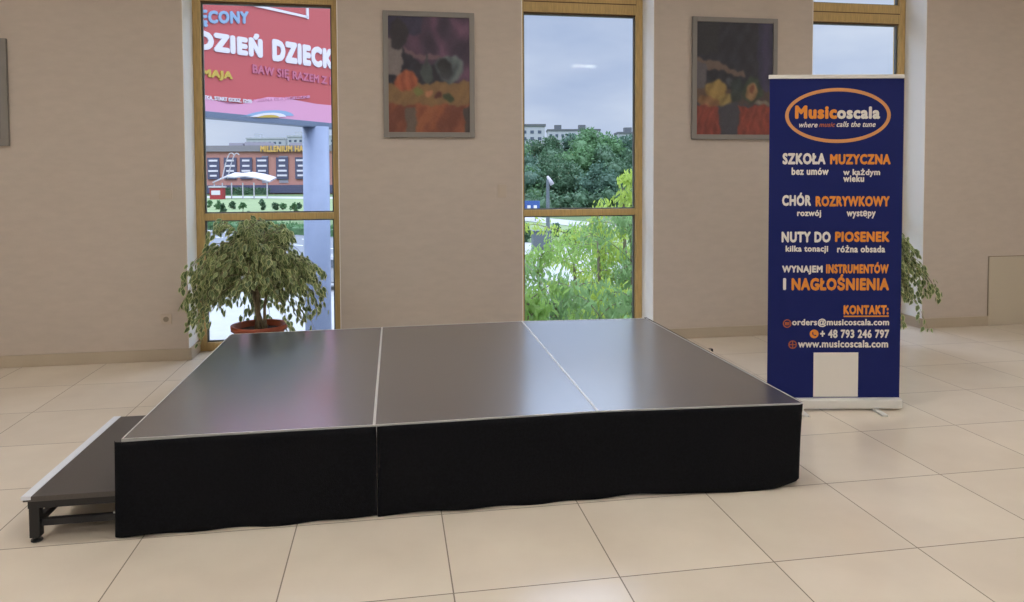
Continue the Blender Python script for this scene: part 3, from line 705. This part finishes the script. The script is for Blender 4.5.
# entrance canopy
DC = 170.0; cc = at_depth(245, 193, DC)
g = empty('entrance_canopy', (cc.x, cc.y, ZG), mang, 'white tensile canopy on slim posts in front of the shopping centre', 'canopy')
CX = lambda u: (u-245)/F*DC
CZ = lambda v: (CAM.z-ZG)+(176.2-v)/F*DC
cvm = MB(); pk = [(218, 181), (224, 178.5), (232, 175.5), (240, 176), (250, 175), (262, 177), (274, 180.5)]
for i in range(len(pk)-1):
    (a, va), (b, vb) = pk[i], pk[i+1]
    cvm.add([(CX(a), -3, CZ(va)+.1), (CX(b), -3, CZ(vb)+.1), (CX(b), 2, CZ(vb)+1), (CX(a), 2, CZ(va)+1), (CX(a), -3, CZ(va)-.2), (CX(b), -3, CZ(vb)-.2), (CX(b), 2, CZ(vb)+.7), (CX(a), 2, CZ(va)+.7)],
            [(0, 1, 2, 3), (7, 6, 5, 4), (0, 4, 5, 1), (3, 2, 6, 7)])
cvm.build('canopy_sheet', M['tent'], g)
for u in (219, 227, 236, 247, 258, 271):
    MB().tube([(CX(u), -2.6, 0), (CX(u), -2.6, CZ(181.5))], .16, 8).build('post', M['tent'], g)
ar = MB(); 
for s in (0, 1):
    ar.tube([(CX(224+s*3+12*t), -1+s*1.5, CZ(178-26*math.sin(t*PI*.62)) if True else 0) for t in np.linspace(0, 1, 10)], .12, 6)
ar.build('arch', M['tent'], g)
p = at_depth(217.5, 190, 165); k = empty('kiosk', (p.x, p.y, ZG), mang, 'small red kiosk left of the white canopy', 'kiosk')
MB().box(-1.4, 1.4, -1, 1, 0, 2.6, .05).build('booth', M['red'], k); MB().box(-1.6, 1.6, -1.2, 1.2, 2.6, 3.0, .05).build('kiosk_roof', M['tent'], k)
MB().box(-1.0, 1.0, -1.05, -1, 1.0, 2.0).build('hatch', M['b_white'], k)

# vegetation helpers
def leaves(mb, n, fn, size, rnd, mi_fn=lambda r: 0, droop=0):
    for _ in range(n):
        p = fn(rnd); d = Vector((rnd.gauss(0, 1), rnd.gauss(0, 1), rnd.gauss(0, 1)-droop)).normalized(); s = d.cross(Vector((rnd.gauss(0, 1), rnd.gauss(0, 1), rnd.gauss(0, 1)))).normalized()
        L = size*rnd.uniform(.6, 1.3); o = len(mb.v); q = p+d*L*.5
        mb.v += [tuple(p), tuple(q+s*L*.28), tuple(p+d*L), tuple(q-s*L*.28)]; mb.f.append((o, o+1, o+2, o+3)); mb.m.append(mi_fn(rnd))
def tree(name, base, h, r, m, n, size, label, group, trunk=.25, seed=0, cz=.6, lobes=9, cat='tree'):
    rnd = random.Random(seed); g = empty(name, base, 0, label, cat, group)
    lb = [(Vector((rnd.gauss(0, .42)*r, rnd.gauss(0, .42)*r, h*cz+rnd.uniform(-.36, .30)*h)), r*rnd.uniform(.35, .6)) for _ in range(lobes)]
    lb.append((Vector((0, 0, h*.82)), r*.4)); 
    def pick(rr):
        c, q = rr.choice(lb); v = Vector((rr.gauss(0, 1), rr.gauss(0, 1), rr.gauss(0, 1))).normalized()*q*rr.uniform(.75, 1.05); return c+v
    MB().tube([(0, 0, 0), (0, 0, h*.35), (.03*h, 0, h*.7)], [trunk, trunk*.8, trunk*.3], 8).build('trunk', M['t_bark'], g)
    lf = MB(); 
    for c, q in lb:        # leafy mass inside each lobe
        b = bmesh.new(); bmesh.ops.create_icosphere(b, subdivisions=2, radius=q*.6)
        for v in b.verts: v.co = v.co*(1+.22*nz_(v.co.x*.7, v.co.y*.6+v.co.z*.5))+c
        b.verts.index_update(); lf.bm(b)
    leaves(lf, n, pick, size, rnd); lf.build('crown', m, g); return g
# far wood behind the middle window
rnd = random.Random(4)
kinds = [('t_dark', 'dark green tree in the dense wood beyond the middle window'), ('t_mid', 'mid green tree in the dense wood beyond the middle window'), ('t_blue', 'bluish green tree in the dense wood beyond the middle window')]
topc = lambda u: 131+(-5 if 585 < u < 615 else 0)+(4 if u < 540 else 0)
for row, (Dp, dv_) in enumerate(((150, 0), (122, 17), (100, 33))):
    for i, u in enumerate(range(500+row*6, 690, 17 if row == 0 else 20)):
        uu = u+rnd.uniform(-3, 3); p = at_depth(uu, 176, Dp); tz = (CAM.z-ZG)+(176-(topc(uu)+dv_+rnd.uniform(-3, 4)))/F*Dp
        k = kinds[rnd.randrange(3)]; tree('park_tree', (p.x, p.y+rnd.uniform(-3, 3), ZG), tz, 4.2-row*.5, M[k[0]], 3600, .6-.08*row, k[1], 'dense wood beyond the middle window', .3, seed=row*40+i, cz=.52, lobes=12)
# undergrowth row at the foot of the wood
for i, u in enumerate(range(503, 700, 24)):
    p = at_depth(u, 176, 92); tree('park_shrub', (p.x, p.y, ZG), 2.6, 2.6, M['t_dark'], 700, .45, 'dark shrub at the foot of the dense wood', 'shrubs under the dense wood', .12, seed=200+i, cat='shrub')
# near light green trees below the middle window
near = [(538, 236, 13.5, 1.3, 't_lime2'), (574, 224, 15, 1.6, 't_lime'), (604, 226, 13.5, 1.3, 't_lime2'), (632, 208, 11.8, .95, 't_olive'),
        (556, 268, 8.6, 1.05, 't_olive'), (596, 288, 7.4, .7, 't_olive'), (607, 262, 10.2, .6, 't_lime'), (528, 282, 7.8, .8, 't_lime2'), (634, 272, 8.6, .55, 't_olive'), (660, 230, 12, 1.2, 't_olive')]
lbs = {'t_lime': 'yellow-green young tree outside below the middle window', 't_lime2': 'fresh green young tree outside below the middle window', 't_olive': 'sage green young tree outside below the middle window'}
def young(u, v, Dp, r, m, seed, top=None):
    rn = random.Random(seed); p = at_depth(u, 176, Dp); h = (CAM.z-ZG)+(176-v)/F*Dp
    g = empty('young_tree', (p.x, p.y, ZG), 0, lbs[m], 'tree', 'young trees outside the middle window'); br = MB(); lf = MB()
    br.tube([(0, 0, 0), (.05, 0, h*.5), (0, .05, h*.9)], [.07, .05, .015], 7)
    for k in range(top or 40):
        t = rn.uniform(.3, .95); a = rn.uniform(0, 6.28); R = r*rn.uniform(.4, 1.0); p0 = Vector((.03, 0, h*t)); el = rn.uniform(.1, .7)
        pts = [p0+Vector((math.cos(a)*R*s, math.sin(a)*R*s, R*el*s*1.5-R*.55*s**2.6)) for s in np.linspace(0, 1, 7)]
        mz = max(q.z for q in pts)
        if mz > h: pts = [q-Vector((0, 0, (mz-h)*min(1, s/3))) for s, q in enumerate(pts)]
        br.tube(pts, [.008-.0009*s for s in range(7)], 4)
        for j in range(1, 7):
            for _ in range(15):
                q = pts[j-1].lerp(pts[j], rn.random())+Vector((rn.gauss(0, .07), rn.gauss(0, .07), rn.gauss(0, .06))); d = Vector((rn.gauss(0, .7), rn.gauss(0, .7), -.8-rn.random())).normalized()
                s = d.cross(Vector((rn.gauss(0, 1), rn.gauss(0, 1), .3))).normalized(); L_ = rn.uniform(.07, .14); o = len(lf.v); c = q+d*L_*.5
                lf.v += [tuple(q), tuple(c+s*L_*.17), tuple(q+d*L_), tuple(c-s*L_*.17)]; lf.f.append((o, o+1, o+2, o+3)); lf.m.append(0)
    br.build('trunk', M['t_bark'], g); lf.build('crown', M[m], g); return g
for i, a in enumerate(near): young(*a, seed=300+i)
young(598, 186, 12.4, .34, 't_lime', 340, 15); young(624, 158, 12.8, .40, 't_lime', 341, 18)
# lawn bushes outside left window
for i, (u, vb, hpx, m) in enumerate(((210, 206, 7, 't_mid'), (219, 208, 9, 't_mid'), (223, 213, 11, 't_dark'), (233, 208, 8, 't_dark'), (243, 211, 10, 't_mid'), (262, 209, 11, 't_dark'), (275, 209, 7, 't_dark'), (283, 209, 6, 't_mid'), (294, 210, 8, 't_mid'), (299, 208, 6, 't_dark'), (248, 217, 6, 't_dark'))):
    Dp = (CAM.z-ZG)*F/(vb-176); p = at_depth(u, vb, Dp)
    tree('lawn_bush', (p.x, p.y, ZG), hpx/F*Dp, 2.6/F*Dp, M[m], 500, .3, 'small rounded bush on the far lawn outside the left window', 'bushes on the far lawn', .06, seed=500+i, cz=.5, lobes=6, cat='bush')
# hedge and green verge
def hedge(u0, u1, vb, vt, name, label, m, dd=2.0, n=4000, size=.35, slope=0):
    D0 = (CAM.z-ZG)*F/(vb-176.0); D1 = (CAM.z-ZG)*F/(vb+slope*(u1-u0)-176.0)
    a = at_depth(u0, vb, D0); b = at_depth(u1, vb+slope*(u1-u0), D1); h = (vb-vt)/F*D0; mb = MB(); rn = random.Random(int(u0))
    t = (b-a); t.z = 0; Lh = t.length; ang = math.atan2(t.y, t.x)
    nseg = 24; rings = []
    for i in range(nseg+1):
        x = Lh*i/nseg; hh = h*(.82+.1*math.sin(i*1.7)); rings.append([(x, -dd/2, 0), (x, -dd/2*.9, hh*.8), (x, 0, hh), (x, dd/2*.9, hh*.8), (x, dd/2, 0)])
    vs = [q for r_ in rings for q in r_]; fs = [(i*5+k, (i+1)*5+k, (i+1)*5+k+1, i*5+k+1) for i in range(nseg) for k in range(4)]+[(0, 1, 2, 3, 4), tuple(nseg*5+k for k in (4, 3, 2, 1, 0))]
    mb.add(vs, fs)
    leaves(mb, n, lambda r: Vector((r.uniform(0, Lh), r.uniform(-.55, .55)*dd, h*r.uniform(.1, .98))), size, rn)
    o = mb.build(name, m); o.location = (a.x, a.y, ZG); o.rotation_euler = (0, 0, ang); tag(o, label, 'hedge'); return o
hedge(212, 268, 193.5, 187, 'hedge', 'dark green clipped hedge in front of the white canopy', M['t_dark'], n=2500, size=.6)
hedge(170, 400, 225, 217, 'hedge', 'bright green hedge along the far side of the road', M['t_mid'], n=7000, size=.3, slope=.06)

# cars
def car(loc, rz, paint, label, group=None, name='car'):
    g = empty(name, loc, rz, label, 'car', group)
    prof = [(-2.15, .35), (-2.2, .7), (-2.05, .95), (-1.6, 1.02), (-.95, 1.42), (.45, 1.45), (1.15, 1.0), (1.95, .85), (2.2, .6), (2.15, .32)]
    b = bmesh.new(); A = [b.verts.new((x, -.85, z)) for x, z in prof]; B = [b.verts.new((x, .85, z)) for x, z in prof]; b.faces.new(A); b.faces.new(B[::-1])
    for i in range(len(prof)): j = (i+1) % len(prof); b.faces.new((A[j], A[i], B[i], B[j]))
    for v in b.verts:
        if v.co.z > 1.3: v.co.y *= .8
    bmesh.ops.bevel(b, geom=b.edges[:], offset=.06, segments=2, affect='EDGES'); bmesh.ops.recalc_face_normals(b, faces=b.faces); b.verts.index_update()
    MB().bm(b).build('car_body', paint, g, smooth=False)
    wnd = MB()
    for s in (-1, 1):
        y = s*.86; P = [(-1.45, 1.02), (-.92, 1.33), (.38, 1.35), (.98, 1.02)]; yy = [.845, .73, .73, .845]
        vs = [(x, s*(q+.0), z) for (x, z), q in zip(P, yy)]+[(x, s*(q+.02), z) for (x, z), q in zip(P, yy)]
        wnd.add(vs, [(0, 1, 2, 3), (7, 6, 5, 4), (0, 4, 5, 1), (1, 5, 6, 2), (2, 6, 7, 3), (3, 7, 4, 0)])
    wnd.add([(.52, -.66, 1.43), (.52, .66, 1.43), (1.12, .76, 1.05), (1.12, -.76, 1.05), (.56, -.66, 1.47), (.56, .66, 1.47), (1.17, .76, 1.08), (1.17, -.76, 1.08)], [(0, 1, 2, 3), (7, 6, 5, 4), (0, 4, 5, 1), (1, 5, 6, 2), (2, 6, 7, 3), (3, 7, 4, 0)])
    wnd.build('car_windows', M['carglass'], g)
    for x in (-1.35, 1.38):
        for s in (-1, 1):
            w_ = MB().lathe([(0, -.1), (.2, -.1), (.3, -.1), (.32, -.07), (.32, .07), (.3, .1), (.2, .1), (0, .1)], 24).build('wheel', M['tyre'], g, smooth=False); w_.location = (x, s*.80, .32); w_.rotation_euler = (PI/2, 0, 0)
            h_ = MB().lathe([(0, -.02), (.17, -.02), (.19, 0), (.17, .02), (0, .02)], 20).build('hubcap', M['alu'], w_); h_.location = (0, 0, -s*.1)
    return g
wp_ = on_z(304, 291, ZG+.02)   # its front wheel shows left of the column
ca = PI-YAW; car((wp_.x+1.38*math.cos(-YAW), wp_.y+1.38*math.sin(-YAW)+.8, ZG+.02), ca, M['car_w'], 'white car parked outside behind the blue column')
c0 = None
for i, (u, m, nm) in enumerate(((282, 'car_w', 'white'), (290, 'car_d', 'dark blue'), (297, 'car_r', 'red'), (302.5, 'car_d', 'dark blue'), (275, 'car_d', 'dark blue'))):
    p = on_z(u, 192.5+(i % 2)*1.2, ZG)
    car((p.x, p.y, ZG), mang+PI/2+.3*(i % 2), M[m], {'white': 'white car in the car park before the shopping centre', 'red': 'red car in the car park before the shopping centre', 'dark blue': 'dark blue car in the car park before the shopping centre'}[nm], 'cars in the far car park')
# lamp post
Dp = 46.0; p = at_depth(547.8, 176, Dp); hh = (CAM.z-ZG)+(176-178)/F*Dp
g = empty('street_lamp', (p.x, p.y, ZG), 0, 'grey street lamp post with white head outside the middle window', 'street lamp')
MB().tube([(0, 0, 0), (0, 0, .5), (0, 0, hh-.1)], [.16, .13, .11], 12).build('pole', M['pole'], g)
hd = MB().tube([(-.03, 0, hh+.12), (.08, 0, hh-.08), (.27, -.1, hh-.42)], [.06, .13, .15], 10).build('lamp_head', M['tent'], g, smooth=True)
# small electric cabinet at the foot
p = at_depth(541, 176, 48); q = MB(); q.box(-.6, .6, -.35, .35, 0, 1.3, .03); q.box(-.66, .66, -.41, .41, 1.3, 1.38, .02); o = q.build('utility_cabinet', M['pole']); o.location = (p.x, p.y, ZG); tag(o, 'grey utility cabinet on the lawn near the street lamp', 'cabinet')
# blue road sign
p = at_depth(527, 176, 80); g = empty('road_sign', (p.x, p.y, ZG), mang, 'blue road sign with white marks at the left of the middle window', 'road sign')
zc = (CAM.z-ZG)+(176-207.5)/F*80
MB().box(-1.6, 1.4, -.04, .04, zc-.45, zc+.75, .02).build('sign_board', M['blue_sign'], g)
q = MB(); 
for x in (-1.2, -.5, .2, .9): q.box(x-.18, x+.18, -.06, -.04, zc-.15, zc+.25)
q.build('sign_marks', M['b_white'], g)
for x in (-1.0, .9): MB().tube([(x, .05, 0), (x, .05, zc)], .05, 8).build('post', M['pole'], g)
# dark bushes by the lawn in the middle window
for i, (u, vb, hp, rp) in enumerate(((524, 242, 18, 6), (556, 237, 13, 4.5), (572, 243, 12, 8), (600, 238, 10, 9))):
    Dp = (CAM.z-ZG)*F/(vb-176); p = at_depth(u, vb, Dp); tree('lawn_bush', (p.x, p.y, ZG), hp/F*Dp, rp/F*Dp*1.3, M['t_dark'], 900, .22, 'dark green bush on the lawn beyond the street lamp', 'dark bushes on the park lawn', .05, seed=600+i, cz=.5, lobes=7, cat='bush')
# apartment blocks
def flats(u0, u1, vt, Dp, label, rows=4, roof='flat_d'):
    c = at_depth((u0+u1)/2, 176, Dp); W_ = (u1-u0)/F*Dp; Hh = (CAM.z-ZG)+(176-vt)/F*Dp
    g = empty('apartment_block', (c.x, c.y, ZG), mang, label, 'building', 'apartment blocks on the horizon')
    MB().box(-W_/2, W_/2, 0, 14, 0, Hh-.6).build('block_walls', M['flat'], g); r = MB(); r.box(-W_/2-.4, W_/2+.4, -.4, 14.4, Hh-.6, Hh+.4)
    for k in range(max(1, int(W_/14))): r.box(-W_/2+4+k*14, -W_/2+8+k*14, 3, 8, Hh+.4, Hh+3)
    r.build('flat_roof', M[roof], g)
    nw = int(W_/3.4); k = 0
    for rr_ in range(rows):
        for c_2 in range(nw):
            if k >= 60: break
            x = -W_/2+1.7+c_2*3.4; z = Hh-3.2-rr_*3.0; MB().box(x-.8, x+.8, -.08, .02, z-.7, z+.7).build('window', M['win_d'], g); k += 1
flats(506, 545, 125, 330, 'pale apartment block showing above the trees at the left of the middle window')
flats(548, 600, 130, 420, 'grey-roofed apartment block behind the wood beyond the middle window', 2)
flats(618, 680, 133, 400, 'apartment block behind the wood at the right of the middle window', 2)
flats(247, 286, 137, 480, 'pale apartment block on the horizon above the shopping centre roof sign', 2, 'flat')
flats(288, 350, 135, 470, 'pale apartment block behind the shopping centre, right beside the blue column', 2, 'flat')

# ================================================================ WORLD, SUN, CAMERA
wd = bpy.data.worlds.new('overcast_sky'); bpy.context.scene.world = wd; wd.use_nodes = True; nt = wd.node_tree; bg = nt.nodes['Background']
tc = nt.nodes.new('ShaderNodeTexCoord'); mp = nt.nodes.new('ShaderNodeMapping'); mp.inputs['Scale'].default_value = (1, 1, 3.2)
ns = nt.nodes.new('ShaderNodeTexNoise'); ns.inputs['Scale'].default_value = 3.0; ns.inputs['Detail'].default_value = 6; ns.inputs['Roughness'].default_value = .5
rp = nt.nodes.new('ShaderNodeValToRGB'); e_ = rp.color_ramp.elements; e_[0].position = .32; e_[0].color = srgb(174, 190, 224); e_[1].position = .68; e_[1].color = srgb(216, 225, 245)
nt.links.new(tc.outputs['Generated'], mp.inputs[0]); nt.links.new(mp.outputs[0], ns.inputs['Vector']); nt.links.new(ns.outputs['Fac'], rp.inputs[0]); nt.links.new(rp.outputs[0], bg.inputs[0])
sz = nt.nodes.new('ShaderNodeSeparateXYZ'); nt.links.new(tc.outputs['Generated'], sz.inputs[0])
mr = nt.nodes.new('ShaderNodeMapRange'); mr.inputs[1].default_value = .25; mr.inputs[2].default_value = .5; mr.inputs[3].default_value = 1.0; mr.inputs[4].default_value = 5.5   # overcast sky: zenith brighter than horizon
nt.links.new(sz.outputs[2], mr.inputs[0]); nt.links.new(mr.outputs[0], bg.inputs[1])
sl = bpy.data.lights.new('sun', 'SUN'); sl.energy = .6; sl.angle = math.radians(25); sl.color = (1, .97, .93)
so = bpy.data.objects.new('sun', sl); COL.objects.link(so); so.rotation_euler = (math.radians(36), 0, math.radians(-28))
cam = bpy.data.cameras.new('camera'); co = bpy.data.objects.new('camera', cam); COL.objects.link(co)
mw = Matrix((( R_.x, U_.x, -F_.x, CAM.x), (R_.y, U_.y, -F_.y, CAM.y), (R_.z, U_.z, -F_.z, CAM.z), (0, 0, 0, 1))); co.matrix_world = mw
cam.sensor_width = 36; cam.sensor_fit = 'HORIZONTAL'; cam.lens = F/1024*36; cam.shift_x = 0; cam.shift_y = -(301-PY)/1024; cam.clip_start = .05; cam.clip_end = 2500
sc = bpy.context.scene; sc.camera = co
sc.view_settings.view_transform = 'Standard'; sc.view_settings.look = 'None'; sc.view_settings.gamma = 1; sc.view_settings.exposure = 0; sc.view_settings.use_curve_mapping = False
